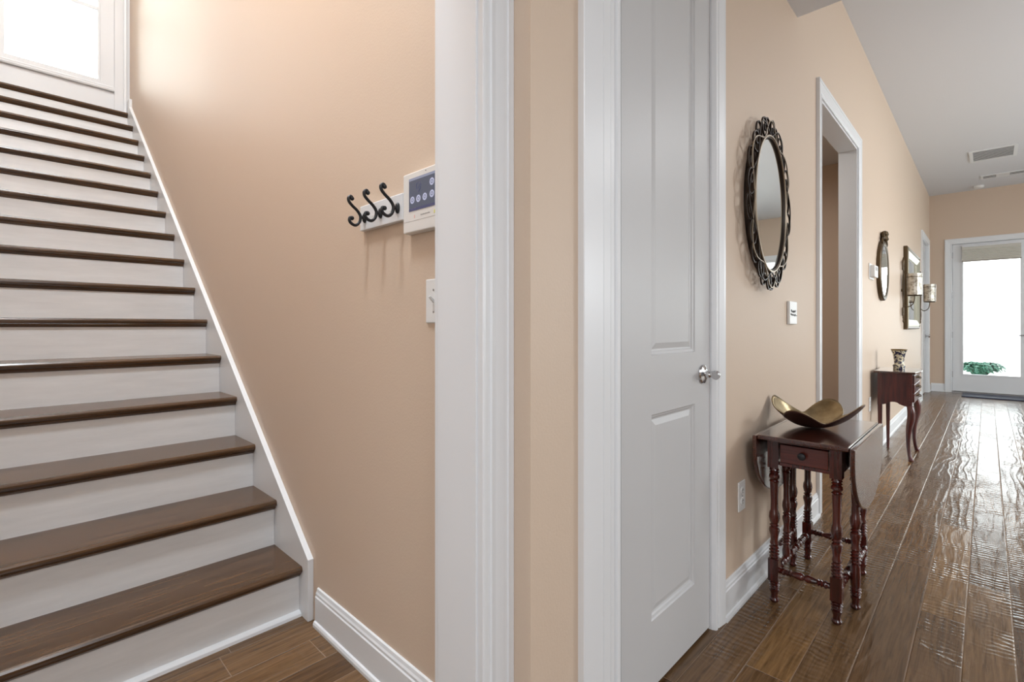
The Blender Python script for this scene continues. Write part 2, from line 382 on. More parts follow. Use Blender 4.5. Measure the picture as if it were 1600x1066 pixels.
# ---- panelled doors
def panel_door(name, s0, s1, z0, z1, panels, face, thick, mk, m):
    """mk(s, z, d): d measured from the face into the door; panels = (s0, s1, z0, z1)"""
    b = BM()
    ss = sorted({s0, s1, *[p[0] for p in panels], *[p[1] for p in panels]}); zz = sorted({z0, z1, *[p[2] for p in panels], *[p[3] for p in panels]})
    V = {}
    def v(s, z, d=0):
        key = (round(s, 5), round(z, 5), round(d, 5))
        if key not in V: V[key] = b.verts.new(mk(s, z, d))
        return V[key]
    isp = lambda a, c: any(abs(a-p[0]) < 1e-6 and abs(c-p[2]) < 1e-6 for p in panels)
    for i in range(len(ss)-1):
        for j in range(len(zz)-1):
            if not isp(ss[i], zz[j]): b.faces.new((v(ss[i], zz[j]), v(ss[i+1], zz[j]), v(ss[i+1], zz[j+1]), v(ss[i], zz[j+1])))
    for p in panels:
        steps = [(0, 0), (.003, .004), (.010, .006), (.013, .010), (.018, .011), (.036, .006)]
        for (i0, d0), (i1, d1) in zip(steps, steps[1:]):
            q0 = [(p[0]+i0, p[2]+i0), (p[1]-i0, p[2]+i0), (p[1]-i0, p[3]-i0), (p[0]+i0, p[3]-i0)]
            q1 = [(p[0]+i1, p[2]+i1), (p[1]-i1, p[2]+i1), (p[1]-i1, p[3]-i1), (p[0]+i1, p[3]-i1)]
            for e in range(4):
                f = (e+1) % 4
                b.faces.new((v(*q0[e], d0), v(*q0[f], d0), v(*q1[f], d1), v(*q1[e], d1)))
        b.faces.new([v(*q, .006) for q in q1])
    # back and edges
    bk = [b.verts.new(mk(s, z, thick)) for s, z in ((s0, z0), (s1, z0), (s1, z1), (s0, z1))]
    b.faces.new(bk[::-1])
    rim = [[v(s, z0) for s in ss], [v(s1, z) for z in zz], [v(s, z1) for s in ss][::-1], [v(s0, z) for z in zz][::-1]]
    for e in range(4): b.faces.new(rim[e]+[bk[(e+1) % 4], bk[e]])
    return struct(name, b, m)
DF = .7175
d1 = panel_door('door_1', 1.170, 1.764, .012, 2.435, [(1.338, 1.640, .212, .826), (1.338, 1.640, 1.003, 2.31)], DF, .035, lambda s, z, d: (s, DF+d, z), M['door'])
# lever handle: rose, neck, flared grip
b = BM(); lathe(b, [(DF, .033), (DF-.004, .034), (DF-.009, .031), (DF-.013, .020), (DF-.016, .013)], (1.700, 0, .923), 'Y', 28)
rose = struct('door_handle', b, M['chrome'], d1, smooth=True)
b = BM()
tube(b, spline([(1.700, DF-.012, .923), (1.700, DF-.030, .923), (1.701, DF-.038, .925), (1.700, DF-.046, .926), (1.694, DF-.051, .924), (1.682, DF-.052, .920)], 5), [.013]*5+[.011]*5+[.0105]*4+[.012]*4+[.0135]*4+[.014]*2+[.0135]*2, 16)
g_ = struct('grip', b, M['chrome'], rose, smooth=True, angle=50)
b = BM(); box(b, 1.7655, 1.7678, DF+.002, DF+.022, .905, .965); struct('strike_plate', b, M['slot'], d1)
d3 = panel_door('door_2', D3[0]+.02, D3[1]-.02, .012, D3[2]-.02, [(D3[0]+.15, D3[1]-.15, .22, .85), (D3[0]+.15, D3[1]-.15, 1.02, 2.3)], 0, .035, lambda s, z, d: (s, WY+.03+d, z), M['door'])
b = BM(); lathe(b, [(WY+.03, .03), (WY+.02, .03), (WY+.018, .010), (WY-.01, .010), (WY-.014, .026), (WY-.035, .022)], (D3[1]-.09, 0, .93), 'Y', 20); struct('door_handle', b, M['chrome'], d3, smooth=True)

# ---- garden door at the end of the hall
def endpt(s, z, d): return (XE-d, s, z)
b = BM()
box(b, XE-.001, XE+.13, GD[0], GD[0]+.02, 0, GD[2]+.02); box(b, XE-.001, XE+.13, GD[1]-.02, GD[1], 0, GD[2]+.02); box(b, XE-.001, XE+.13, GD[1], GD[0], GD[2], GD[2]+.02)
box(b, XE+.0565, XE+.13, GD[0]-.02, GD[0], 0, GD[2]); box(b, XE+.0565, XE+.13, GD[1], GD[1]+.02, 0, GD[2]); box(b, XE+.0565, XE+.13, GD[1], GD[0], GD[2]-.02, GD[2])
struct('trim_9', b, M['white'])
frame_casing('trim_10', endpt, GD[0]+.008, GD[1]-.008, GD[2]+.004)
GLZ = (.31, 2.33); GLY = (.285, -.365)
b = BM(); x0, x1 = XE+.012, XE+.056
yl, yr = GD[0]-.004, GD[1]+.004
box(b, x0, x1, GLY[0], yl, .03, 2.435); box(b, x0, x1, yr, GLY[1], .03, 2.435)
box(b, x0, x1, GLY[1], GLY[0], .03, GLZ[0]); box(b, x0, x1, GLY[1], GLY[0], GLZ[1], 2.435)
gd = struct('door_3', b, M['white'])
b = BM()
for (a, c, z0, z1) in ((GLY[0]-.0005, GLY[0]+.022, GLZ[0]-.022, GLZ[1]+.022), (GLY[1]-.022, GLY[1]+.0005, GLZ[0]-.022, GLZ[1]+.022)): box(b, x0-.008, x0+.001, a, c, z0, z1)
box(b, x0-.008, x0+.001, GLY[1], GLY[0], GLZ[0]-.022, GLZ[0]); box(b, x0-.008, x0+.001, GLY[1], GLY[0], GLZ[1], GLZ[1]+.022)
struct('glazing_bead', b, M['white'], gd, bevel=.002)
slab('pane', XE+.03, XE+.034, GLY[1], GLY[0], GLZ[0], GLZ[1], M['glass'], gd)
for z in (.30, .95, 1.60, 2.26):
    b = BM(); lathe(b, [(z-.05, .008), (z+.05, .008)], (XE+.006, GD[0]-.001, 0), 'Z', 10); struct('hinge', b, M['steel'], gd)
b = BM(); lathe(b, [(x0, .03), (x0-.012, .03), (x0-.014, .012), (x0-.05, .011)], (0, yr+.06, .95), 'X', 18); tube(b, [(x0-.05, yr+.055, .95), (x0-.052, yr+.10, .95), (x0-.05, yr+.15, .948)], .009)
struct('door_handle', b, M['chrome'], gd, smooth=True)
b = BM(); lathe(b, [(x0, .028), (x0-.014, .027), (x0-.016, .014), (x0-.022, .014)], (0, yr+.06, 1.10), 'X', 18); struct('deadbolt', b, M['chrome'], gd, smooth=True)
b = BM(); box(b, XE-.03, XE+.13, GD[1], GD[0], 0, .02); box(b, XE+.0565, XE+.13, GD[1]+.02, GD[0]-.02, .02, .045); struct('trim_11', b, M['steel'])
# rolled shade over the top of the glass
sh = thing('window_shade', 'beige fabric shade drawn up at the top of the glass garden door', 'window shade', (XE-.03, -.04, 2.13))
b = BM(); n = 9
pts = [(XE+.002, 2.375), (XE-.035, 2.375)]
for i in range(n): z = 2.34-i*.022; pts += [(XE-.035, z), (XE-.043, z-.011)]
pts += [(XE-.035, 2.155), (XE+.002, 2.155)]
prism(b, pts, lambda a, c, t: (a, -.372 if t else .298, c)); part('pleated_fabric', b, M['shade'], sh, sh)
b = BM(); box(b, XE-.04, XE+.002, -.375, .300, 2.137, 2.154); part('bottom_rail', b, mat('taupe_rail', (.33, .29, .24), .5), sh, sh, bevel=.003)
b = BM(); box(b, XE-.045, XE+.003, -.378, .303, 2.376, 2.40); part('head_rail', b, M['white'], sh, sh, bevel=.003)
# living room window on the same wall, seen only in the mirror
b = BM()
box(b, XE-.02, XE, LW[0], LW[0]+.09, LW[2], LW[3]+.09); box(b, XE-.02, XE, LW[1]-.09, LW[1], LW[2], LW[3]+.09); box(b, XE-.02, XE, LW[1], LW[0], LW[3], LW[3]+.09)
for y in (LW[0], LW[1], (LW[0]+LW[1])/2): box(b, XE+.02, XE+.07, y-.03, y+.03, LW[2], LW[3])
box(b, XE+.02, XE+.07, LW[1], LW[0], LW[2], LW[2]+.05); box(b, XE+.02, XE+.07, LW[1], LW[0], LW[3]-.05, LW[3]); box(b, XE+.025, XE+.065, LW[1], LW[0], 1.6, 1.64)
wn2 = struct('window_2', b, M['white'])
slab('window_sill', XE-.05, XE+.02, LW[1]-.1, LW[0]+.1, LW[2]-.03, LW[2], M['white'], wn2)
slab('pane', XE+.045, XE+.049, LW[1]+.03, LW[0]-.03, LW[2]+.05, LW[3]-.05, M['glass'], wn2)
# bank of unseen windows, added on the far side for even hall light
b = BM()
for i in range(7): x = 3.9+i*6.2/6; box(b, x-.04, x+.04, -4.37, -4.31, .4, 2.4)
box(b, 3.9, 10.1, -4.37, -4.31, .4, .46); box(b, 3.9, 10.1, -4.37, -4.31, 2.34, 2.4)
wn3 = struct('window_3_added', b, M['white'])
slab('pane', 3.9, 10.1, -4.345, -4.341, .4, 2.4, M['glass'], wn3)

# ---- baseboards
def baseboard(name, a, e, mk, h=.135, shoe=True):
    pr = [(0, 0), (.022 if shoe else .014, 0), (.022 if shoe else .014, .010), (.019 if shoe else .014, .018), (.014, .021), (.014, h-.030), (.011, h-.026), (.011, h-.018), (.008, h-.012), (.006, h-.002), (.003, h), (0, h)]
    b = BM(); prism(b, pr, lambda d, z, t: mk(e if t else a, d, z)); return struct(name, b, M['white'])
hw = lambda s, d, z: (s, WY-d, z)
baseboard('baseboard_left', 1.8465, O2[0]-.080, hw)
baseboard('baseboard_left_far', O2[1]+.080, D3[0]-.080, hw)
baseboard('baseboard_left_end', D3[1]+.080, XE, hw)
baseboard('baseboard_foyer', .79, .960, hw)
baseboard('baseboard_stair', .923, 1.7585, lambda s, d, z: (SX-d, s, z))
baseboard('baseboard_end', GD[0]+.094, WY-.0225, lambda s, d, z: (XE-d, s, z))
baseboard('baseboard_end_right', LW[1]-1, GD[1]-.094, lambda s, d, z: (XE-d, s, z))
baseboard('baseboard_side_room', 2.2, 5.9, lambda s, d, z: (s, 2.3-d, z))

# ------------------------------------------------------------------ staircase
RZ, RY, N_ = .188, .2469, 16
NY0 = 1.845; XL = -.335; SK = .780          # nose of the first tread, left side, skirt face
st = thing('staircase', 'white staircase with dark stained oak treads climbing beside the tan wall', 'staircase', (.22, 1.86, 0))
for i in range(1, N_+1):
    z = RZ*i; y = NY0+RY*(i-1)
    b = BM(); box(b, XL, SK-.001, y+.028, y+.046, z-RZ, z-.027)
    part('riser', b, M['riser'], st, st)
    # rounded nosing with a small cove under it
    d = RY+.03 if i < N_ else .0
    back = y+RY+.0275 if i < N_ else 5.615
    pts = [(back, z-.026), (y+.012, z-.026), (y+.004, z-.022), (y, z-.014), (y+.0005, z-.008), (y+.004, z-.002), (y+.010, z), (back, z)]
    b = BM(); prism(b, pts, lambda a, c, t: (XL if t else SK-.0005, a, c)); tr = part('tread', b, M['tread'], st, st)
    b = BM(); prism(b, [(y+.0279, z-.0262), (y+.012, z-.0262), (y+.014, z-.032), (y+.022, z-.040), (y+.0279, z-.042)], lambda a, c, t: (XL if t else SK-.0005, a, c)); part('cove_moulding', b, M['tread'], tr, st)
# shoe moulding at the foot of the first riser
b = BM(); prism(b, [(NY0+.0275, 0), (NY0+.008, 0), (NY0+.010, .010), (NY0+.018, .017), (NY0+.0275, .019)], lambda a, c, t: (XL if t else SK-.001, a, c)); part('shoe_moulding', b, M['white'], st, st, smooth=True)
# skirt board along the wall
sl = RZ/RY; y0s = 1.760+.040; ztop0 = .227
yend = 5.60; zend = ztop0+sl*(5.52-y0s)
b = BM(); prism(b, [(y0s, 0), (y0s, ztop0), (5.50, ztop0+sl*(5.50-y0s)), (5.50, 3.12), (yend, 3.12), (yend, 2.95), (5.55, 2.9), (2.1, 0)], lambda a, c, t: (SK if t else SX-.0005, a, c))
part('skirt_board', b, M['white'], st, st, bevel=.0012)
b = BM(); prism(b, [(y0s, 0), (y0s, ztop0), (yend, ztop0+sl*(yend-y0s)), (yend, 2.9), (2.1, 0)], lambda a, c, t: (XL-.0 if t else XL+.02, a, c)); 
bb = b; bb.free()

# window at the head of the stairs: panelled base, casing, sash
WYF = 5.62
WX0, WX1 = -.64+.0, .655
b = BM()
box(b, -.34, .620, WYF, WYF+.10, 2.9, 3.19)
box(b, .620, SX+.1, WYF, WYF+.12, 2.9, 5.5); box(b, -.46, .620, WYF, WYF+.12, 4.75, 5.5)
struct('wall_landing', b, M['white'])
b = BM()
# right casing (two boards) and low rail
prism(b, [(.690, WYF), (.690, WYF-.016), (.694, WYF-.019), (.752, WYF-.019), (.756, WYF-.014), (.760, WYF-.019), (.772, WYF-.022), (.776, WYF-.022), (.776, WYF)], lambda a, c, t: (a, c, 4.85 if t else RZ*N_))
struct('trim_12', b, M['white'])
b = BM()
# sash frame
box(b, .592, .6895, WYF-.010, WYF-.0005, 3.192, 4.79)
box(b, .592, .620, WYF-.0005, WYF+.06, 3.262, 4.72)
box(b, .578, .592, WYF-.002, WYF+.05, 3.262, 4.72)
box(b, -.344, .592, WYF-.010, WYF+.06, 3.192, 3.262)
box(b, -.344, .592, WYF-.010, WYF+.06, 4.72, 4.79)
box(b, -.035, .006, WYF+.0, WYF+.045, 3.262, 4.72)
box(b, -.344, -.035, WYF+.005, WYF+.040, 3.872, 3.900)
box(b, .006, .578, WYF+.005, WYF+.040, 3.872, 3.900)
wn1 = struct('window_1', b, M['white'], bevel=.002)
b = BM(); prism(b, [(WYF-.010, 3.180), (WYF-.022, 3.184), (WYF-.026, 3.196), (WYF-.020, 3.206), (WYF-.022, 3.214), (WYF-.010, 3.228)], lambda a, c, t: (-.34 if t else .6895, a, c)); struct('sill_moulding', b, M['white'], wn1)
slab('pane', -.34, .585, WYF+.02, WYF+.024, 3.26, 4.72, M['glass'], wn1)

# ------------------------------------------------------------------ gateleg table
gt = thing('gateleg_table', 'small dark mahogany gateleg table with turned legs and both leaves folded down', 'table', (2.38, .50, 0))
ZT = .664
b = BM(); box(b, 2.06, 2.70, .349, .652, ZT-.018, ZT); part('tabletop', b, M['mahog_top'], gt, gt, bevel=.005, seg=3)
for sg, y in ((1, .654), (-1, .331)):
    b = BM(); n = 40; pts = [(2.06, ZT-.004), (2.06, ZT-.03)]
    for i in range(n+1):
        a = math.pi*i/n; pts.append((2.38-.32*math.cos(a), ZT-.035-.245*abs(math.sin(a))**.85))
    pts += [(2.70, ZT-.03), (2.70, ZT-.004)]
    prism(b, pts, lambda a, c, t, y=y: (a, y+(.016 if t else 0), c)); part('drop_leaf', b, M['mahog_top'], gt, gt, bevel=.004, seg=2)
b = BM()
for y in (.392, .610): box(b, 2.135, 2.61, y-.009, y+.009, .545, ZT-.018)
box(b, 2.612, 2.630, .41, .592, .545, ZT-.018)
box(b, 2.112, 2.130, .415, .587, .545, .558); box(b, 2.112, 2.130, .415, .587, .632, ZT-.018)
part('apron', b, M['mahog'], gt, gt, bevel=.0015)
b = BM(); box(b, 2.105, 2.30, .4205, .5815, .5605, .6300); dr = part('drawer', b, wood('mahogany_drawer', (.05, .009, .006), (.12, .020, .012), .25, 1, .4), gt, gt, bevel=.002)
b = BM(); lathe(b, [(2.106, .006), (2.099, .006), (2.095, .012), (2.089, .014), (2.084, .012), (2.081, .004)], (0, .5035, .598), 'X', 20); part('knob', b, M['iron'], dr, gt, smooth=True)
LEG = [(0, .011), (.006, .0165), (.012, .0175), (.018, .013), (.030, .012), (.043, .0165), (.049, .0175), (.052, .012), (.058, .018), (.063, .013), (.068, .0195), (.073, .013), (.078, .0195), (.084, .013), (.088, .012)]
LEG2 = [(.170, .012), (.175, .013), (.180, .0185), (.186, .013), (.192, .0195), (.198, .013), (.205, .0195), (.211, .013), (.217, .0185), (.223, .013), (.231, .0165), (.245, .0132), (.262, .0145), (.283, .0195), (.293, .018), (.298, .012), (.304, .0175), (.310, .012), (.316, .016), (.335, .0198), (.352, .018), (.364, .0140), (.40, .0135), (.474, .0158), (.478, .0185), (.483, .013), (.494, .0195), (.503, .0185), (.508, .013), (.513, .0185), (.518, .013), (.523, .0185), (.530, .015), (.540, .014)]
def turned_leg(x, y, top=.646, foot=True):
    b = BM()
    lathe(b, LEG, (x, y, 0), 'Z', 20)
    box(b, x-.0185, x+.0185, y-.0185, y+.0185, .086, .172)
    lathe(b, LEG2, (x, y, 0), 'Z', 20)
    box(b, x-.0195, x+.0195, y-.0195, y+.0195, .533, top)
    return b
for x in (2.123, 2.625):
    for y in (.397, .607): part('leg', turned_leg(x, y), M['mahog'], gt, gt, smooth=True, angle=30)
BEADS = [(0, .0105), (.06, .0105), (.08, .014), (.11, .0145), (.14, .009), (.17, .0145), (.20, .009), (.23, .0145), (.26, .009), (.34, .0125), (.43, .0150), (.48, .0120), (.5, .0085), (.52, .0120), (.57, .0150), (.66, .0125), (.74, .009), (.77, .0145), (.80, .009), (.83, .0145), (.86, .009), (.89, .0145), (.92, .014), (.94, .0105), (1, .0105)]
def stretcher(x0, y0, x1, y1, z, k=1, rep=1):
    b = BM(); L = math.hypot(x1-x0, y1-y0)
    ax = 'X' if abs(x1-x0) > abs(y1-y0) else 'Y'
    pr = []
    for i in range(rep): pr += [((i+h)/rep*L, r*k) for h, r in BEADS if not (i and h == 0)]
    if ax == 'X': lathe(b, [(min(x0, x1)+h, r) for h, r in pr], (0, y0, z), 'X', 16)
    else: lathe(b, [(min(y0, y1)+h, r) for h, r in pr], (x0, 0, z), 'Y', 16)
    return b
for x in (2.123, 2.625): part('stretcher', stretcher(x, .415, x, .589, .130), M['mahog'], gt, gt, smooth=True, angle=50)
for y in (.397, .607): part('stretcher', stretcher(2.141, y, 2.607, y, .118, 1, 2), M['mahog'], gt, gt, smooth=True, angle=50)
# swinging gates: an outer leg, a pivot post and the rails between them
for (gx, gy, px_) in ((2.285, .366, 2.50), (2.50, .638, 2.285)):
    py_ = .397 if gy < .5 else .607
    b = BM(); lathe(b, LEG, (gx, gy, 0), 'Z', 20); lathe(b, [(.086, .0155), (.10, .0175), (.15, .0175), (.171, .0155)], (gx, gy, 0), 'Z', 20); lathe(b, LEG2, (gx, gy, 0), 'Z', 20)
    lathe(b, [(.538, .0145), (.56, .0155), (.60, .016), (.640, .016)], (gx, gy, 0), 'Z', 20); g = part('gate_leg', b, M['mahog'], gt, gt, smooth=True, angle=30)
    b = BM(); lathe(b, [(.128, .015), (.150, .016)]+[(z, r*.82) for z, r in LEG2[1:]]+[(.548, .015)], (px_, py_, 0), 'Z', 18); part('gate_post', b, M['mahog'], gt, gt, smooth=True, angle=30)
    ya = (gy+py_)/2; sx = sorted((gx, px_))
    b = BM(); lathe(b, [(sx[0]+h*(sx[1]-sx[0]), r*.75) for h, r in BEADS], (0, gy if gy < .5 else .632, .168), 'X', 14); part('gate_rail', b, M['mahog'], g, gt, smooth=True, angle=50)

# brass four-cornered bowl
BY = .527
bw = thing('brass_bowl', 'hammered brass four-pointed bowl with upturned corners resting on the gateleg table', 'bowl', (2.375, BY, ZT))
def bowl_pt(a, r):
    """a: direction, r: 0..1 ; tips along the four directions"""
    ca = abs(math.cos(2*(a)))                     # 1 at the four tips
    tip = ca**1.5
    R = .112+.070*tip
    left, right, back, front = max(0, math.cos(a-math.pi/2)), max(0, math.cos(a+math.pi/2)), max(0, math.cos(a)), max(0, math.cos(a-math.pi))
    lift = .044-.008*max(0, math.cos(a+math.radians(135)))+tip*(.070*left**5+.068*right**4*1.15+.052*back**3+.045*front**5)
    rr = R*r*(1-.10*r*r*tip*left**6)
    z = .006+lift*(r**2.3)+.006*math.sin(6*a+1)*r**3*(1-tip*.6)
    return rr*math.cos(a), rr*math.sin(a), z
BA = math.radians(-9)
def bowl_shell(off):
    b = BM(); NA, NR = 96, 22; rows = [[b.verts.new((2.375, BY, ZT+.006+off))]]
    for j in range(1, NR+1):
        row = []
        for i in range(NA):
            x, y, z = bowl_pt(2*math.pi*i/NA, j/NR)
            X = x*math.cos(BA)-y*math.sin(BA); Y = x*math.sin(BA)+y*math.cos(BA)
            row.append(b.verts.new((2.375+X, BY+Y, ZT+z+off)))
        rows.append(row)
    for i in range(NA): b.faces.new((rows[0][0], rows[1][i], rows[1][(i+1) % NA]))
    for r0, r1 in zip(rows[1:], rows[2:]):
        for i in range(NA): b.faces.new((r0[i], r1[i], r1[(i+1) % NA], r0[(i+1) % NA]))
    return b
ib = part('inside', bowl_shell(.0), M['brass'], bw, bw, smooth=True, angle=80)
so_ = ib.modifiers.new('solid', 'SOLIDIFY'); so_.thickness = .0022; so_.offset = 1
ob = part('underside', bowl_shell(-.0034), M['bowl_out'], bw, bw, smooth=True, angle=80)
so_ = ob.modifiers.new('solid', 'SOLIDIFY'); so_.thickness = .0022; so_.offset = 0

# ------------------------------------------------------------------ scroll mirror by the closet
MC = (2.285, 1.612)
sm = thing('scroll_mirror', 'oval wall mirror in a dark wrought iron frame of openwork scrolls beside the closet', 'mirror', (MC[0], WY, MC[1]))
def ell(a, ra, rb, y): return (MC[0]+ra*math.sin(a), y, MC[1]+rb*math.cos(a))
def ring(b, prof, n=96):
    rows = [[b.verts.new(ell(2*math.pi*i/n, ra, rb, y)) for i in range(n)] for ra, rb, y in prof]
    m = len(rows)
    for j in range(m):
        for i in range(n): b.faces.new((rows[j][i], rows[j][(i+1) % n], rows[(j+1) % m][(i+1) % n], rows[(j+1) % m][i]))
b = BM(); ring(b, [(.208, .290, WY-.001), (.208, .290, WY-.044), (.198, .280, WY-.044), (.192, .274, WY-.034), (.192, .274, WY-.001)]); fr_ = part('frame_band', b, M['bronze'], sm, sm, smooth=True, angle=40)
b = BM(); ring(b, [(.210, .292, WY-.043), (.209, .291, WY-.048), (.203, .285, WY-.0485), (.201, .283, WY-.044)]); part('frame_rim', b, M['bronze_lit'], fr_, sm, smooth=True, angle=60)
b = BM(); vs = [b.verts.new(ell(2*math.pi*i/96, .193, .275, WY-.037)) for i in range(96)]; vb = [b.verts.new(ell(2*math.pi*i/96, .193, .275, WY-.033)) for i in range(96)]
b.faces.new(vs); b.faces.new(vb[::-1])
for i in range(96): b.faces.new((vs[i], vs[(i+1) % 96], vb[(i+1) % 96], vb[i]))
part('glass', b, M['mirror'], sm, sm)
def strip(b, pts, w, y0, y1):
    """flat iron bar standing on edge: in-plane width w, depth y0..y1"""
    n = len(pts); rows = []
    for i, (x, z) in enumerate(pts):
        x0, z0 = pts[max(i-1, 0)]; x1, z1 = pts[min(i+1, n-1)]
        tx, tz = x1-x0, z1-z0; L = math.hypot(tx, tz) or 1; nx, nz = -tz/L*w/2, tx/L*w/2
        rows.append([b.verts.new((x+nx, y0, z+nz)), b.verts.new((x-nx, y0, z-nz)), b.verts.new((x-nx, y1, z-nz)), b.verts.new((x+nx, y1, z+nz))])
    for r0, r1 in zip(rows, rows[1:]):
        for j in range(4): b.faces.new((r0[j], r0[(j+1) % 4], r1[(j+1) % 4], r1[j]))
    b.faces.new(rows[0][::-1]); b.faces.new(rows[-1])
def uv(u, v, N_U):
    a = 2*math.pi*u/N_U
    a = a+.10*math.sin(2*a)*-1
    ra, rb = .208+(.290-.208)*v, .290+(.371-.290)*v
    return (MC[0]+ra*math.sin(a), MC[1]+rb*math.cos(a))
CS = [(-.13, .52), (-.19, .60), (-.27, .54), (-.27, .38), (-.17, .27), (-.04, .36), (-.01, .56), (-.10, .82), (-.26, .94), (-.42, .84), (-.50, .55), (-.46, .22), (-.36, .02)]
NU = 12
for i in range(NU):
    b = BM()
    for sgn in (1, -1):
        p = [(Vector((sgn*u, v, 0))) for u, v in CS]
        pp = [uv(i+.5+q.x, q.y, NU) for q in spline(p, 5)]
        yy = WY-.034-(.006 if sgn > 0 else 0)
        strip(b, pp, .0050, yy-.0035, yy+.0035)
    sc0 = part('scroll', b, M['bronze'], sm, sm)
for q in range(2):
    b = BM(); n = 240; pts = []
    for i in range(n+1):
        u = NU*i/n; pts.append(uv(u, .42-.40*math.cos(math.pi*u+math.pi*q), NU))
    strip(b, pts, .0040, WY-.046, WY-.0415); part('wire_wave', b, M['bronze_lit'] if q else M['bronze'], sm, sm)

# ------------------------------------------------------------------ second oval mirror
om = thing('oval_mirror', 'narrow oval mirror with antique gilt frame and carved crest beside the thermostat', 'mirror', (5.64, WY, 1.60))
OC = (5.62, 1.60)
def ring2(b, prof, n=64):
    rows = [[b.verts.new((OC[0]+ra*math.sin(2*math.pi*i/n), y, OC[1]+rb*math.cos(2*math.pi*i/n))) for i in range(n)] for ra, rb, y in prof]
    m = len(rows)
    for j in range(m):
        for i in range(n): b.faces.new((rows[j][i], rows[j][(i+1) % n], rows[(j+1) % m][(i+1) % n], rows[(j+1) % m][i]))
b = BM(); ring2(b, [(.265, .275, WY-.001), (.265, .275, WY-.026), (.258, .268, WY-.034), (.240, .250, WY-.033), (.234, .244, WY-.036), (.226, .236, WY-.034), (.218, .228, WY-.030), (.218, .228, WY-.001)]); fo = part('frame', b, M['gilt'], om, om, smooth=True)
b = BM(); n = 48; vs = [b.verts.new((OC[0]+.219*math.sin(2*math.pi*i/n), WY-.028, OC[1]+.229*math.cos(2*math.pi*i/n))) for i in range(n)]; vb = [b.verts.new((v.co.x, WY-.024, v.co.z)) for v in vs]
b.faces.new(vs); b.faces.new(vb[::-1])
for i in range(n): b.faces.new((vs[i], vs[(i+1) % n], vb[(i+1) % n], vb[i]))
part('glass', b, M['mirror'], om, om)
b = BM()
for sx in (-1, 1):
    tube(b, spline([(OC[0]+sx*.015, WY-.03, 1.945), (OC[0]+sx*.05, WY-.03, 1.93), (OC[0]+sx*.06, WY-.03, 1.90), (OC[0]+sx*.035, WY-.03, 1.885), (OC[0]+sx*.03, WY-.03, 1.91)], 5), .010, 8)
    tube(b, spline([(OC[0]+sx*.05, WY-.03, 1.90), (OC[0]+sx*.11, WY-.03, 1.88), (OC[0]+sx*.13, WY-.03, 1.845), (OC[0]+sx*.10, WY-.03, 1.835)], 5), .009, 8)
lathe(b, [(1.86, .020), (1.885, .034), (1.91, .026), (1.93, .034), (1.955, .026), (1.965, .01)], (OC[0], WY-.028, 0), 'Z', 14)
part('crest', b, M['gilt'], fo, om, smooth=True)

# ------------------------------------------------------------------ rectangular mirror between the sconces
rm = thing('framed_mirror', 'large rectangular mirror with champagne and bronze frame hanging between the two candle sconces', 'mirror', (8.0, WY, 1.54))
R0, R1, RZ0, RZ1 = 7.32, 8.72, 1.055, 2.03
def rect_ring(b, prof):
    rows = []
    for i, y in prof: rows.append([b.verts.new((x, y, z)) for x, z in ((R0+i, RZ0+i), (R1-i, RZ0+i), (R1-i, RZ1-i), (R0+i, RZ1-i))])
    m = len(rows)
    for j in range(m):
        for i in range(4): b.faces.new((rows[j][i], rows[j][(i+1) % 4], rows[(j+1) % m][(i+1) % 4], rows[(j+1) % m][i]))
b = BM(); rect_ring(b, [(0, WY-.001), (0, WY-.035), (.012, WY-.045), (.03, WY-.040), (.036, WY-.001)]); f1 = part('frame', b, M['gilt'], rm, rm)
b = BM(); rect_ring(b, [(.034, WY-.002), (.032, WY-.038), (.055, WY-.046), (.10, WY-.028), (.115, WY-.022), (.118, WY-.008), (.118, WY-.002)]); part('inner_moulding', b, M['silverwood'], f1, rm)
b = BM(); box(b, R0+.11, R1-.11, WY-.014, WY-.009, RZ0+.11, RZ1-.11); part('glass', b, M['mirror'], rm, rm)

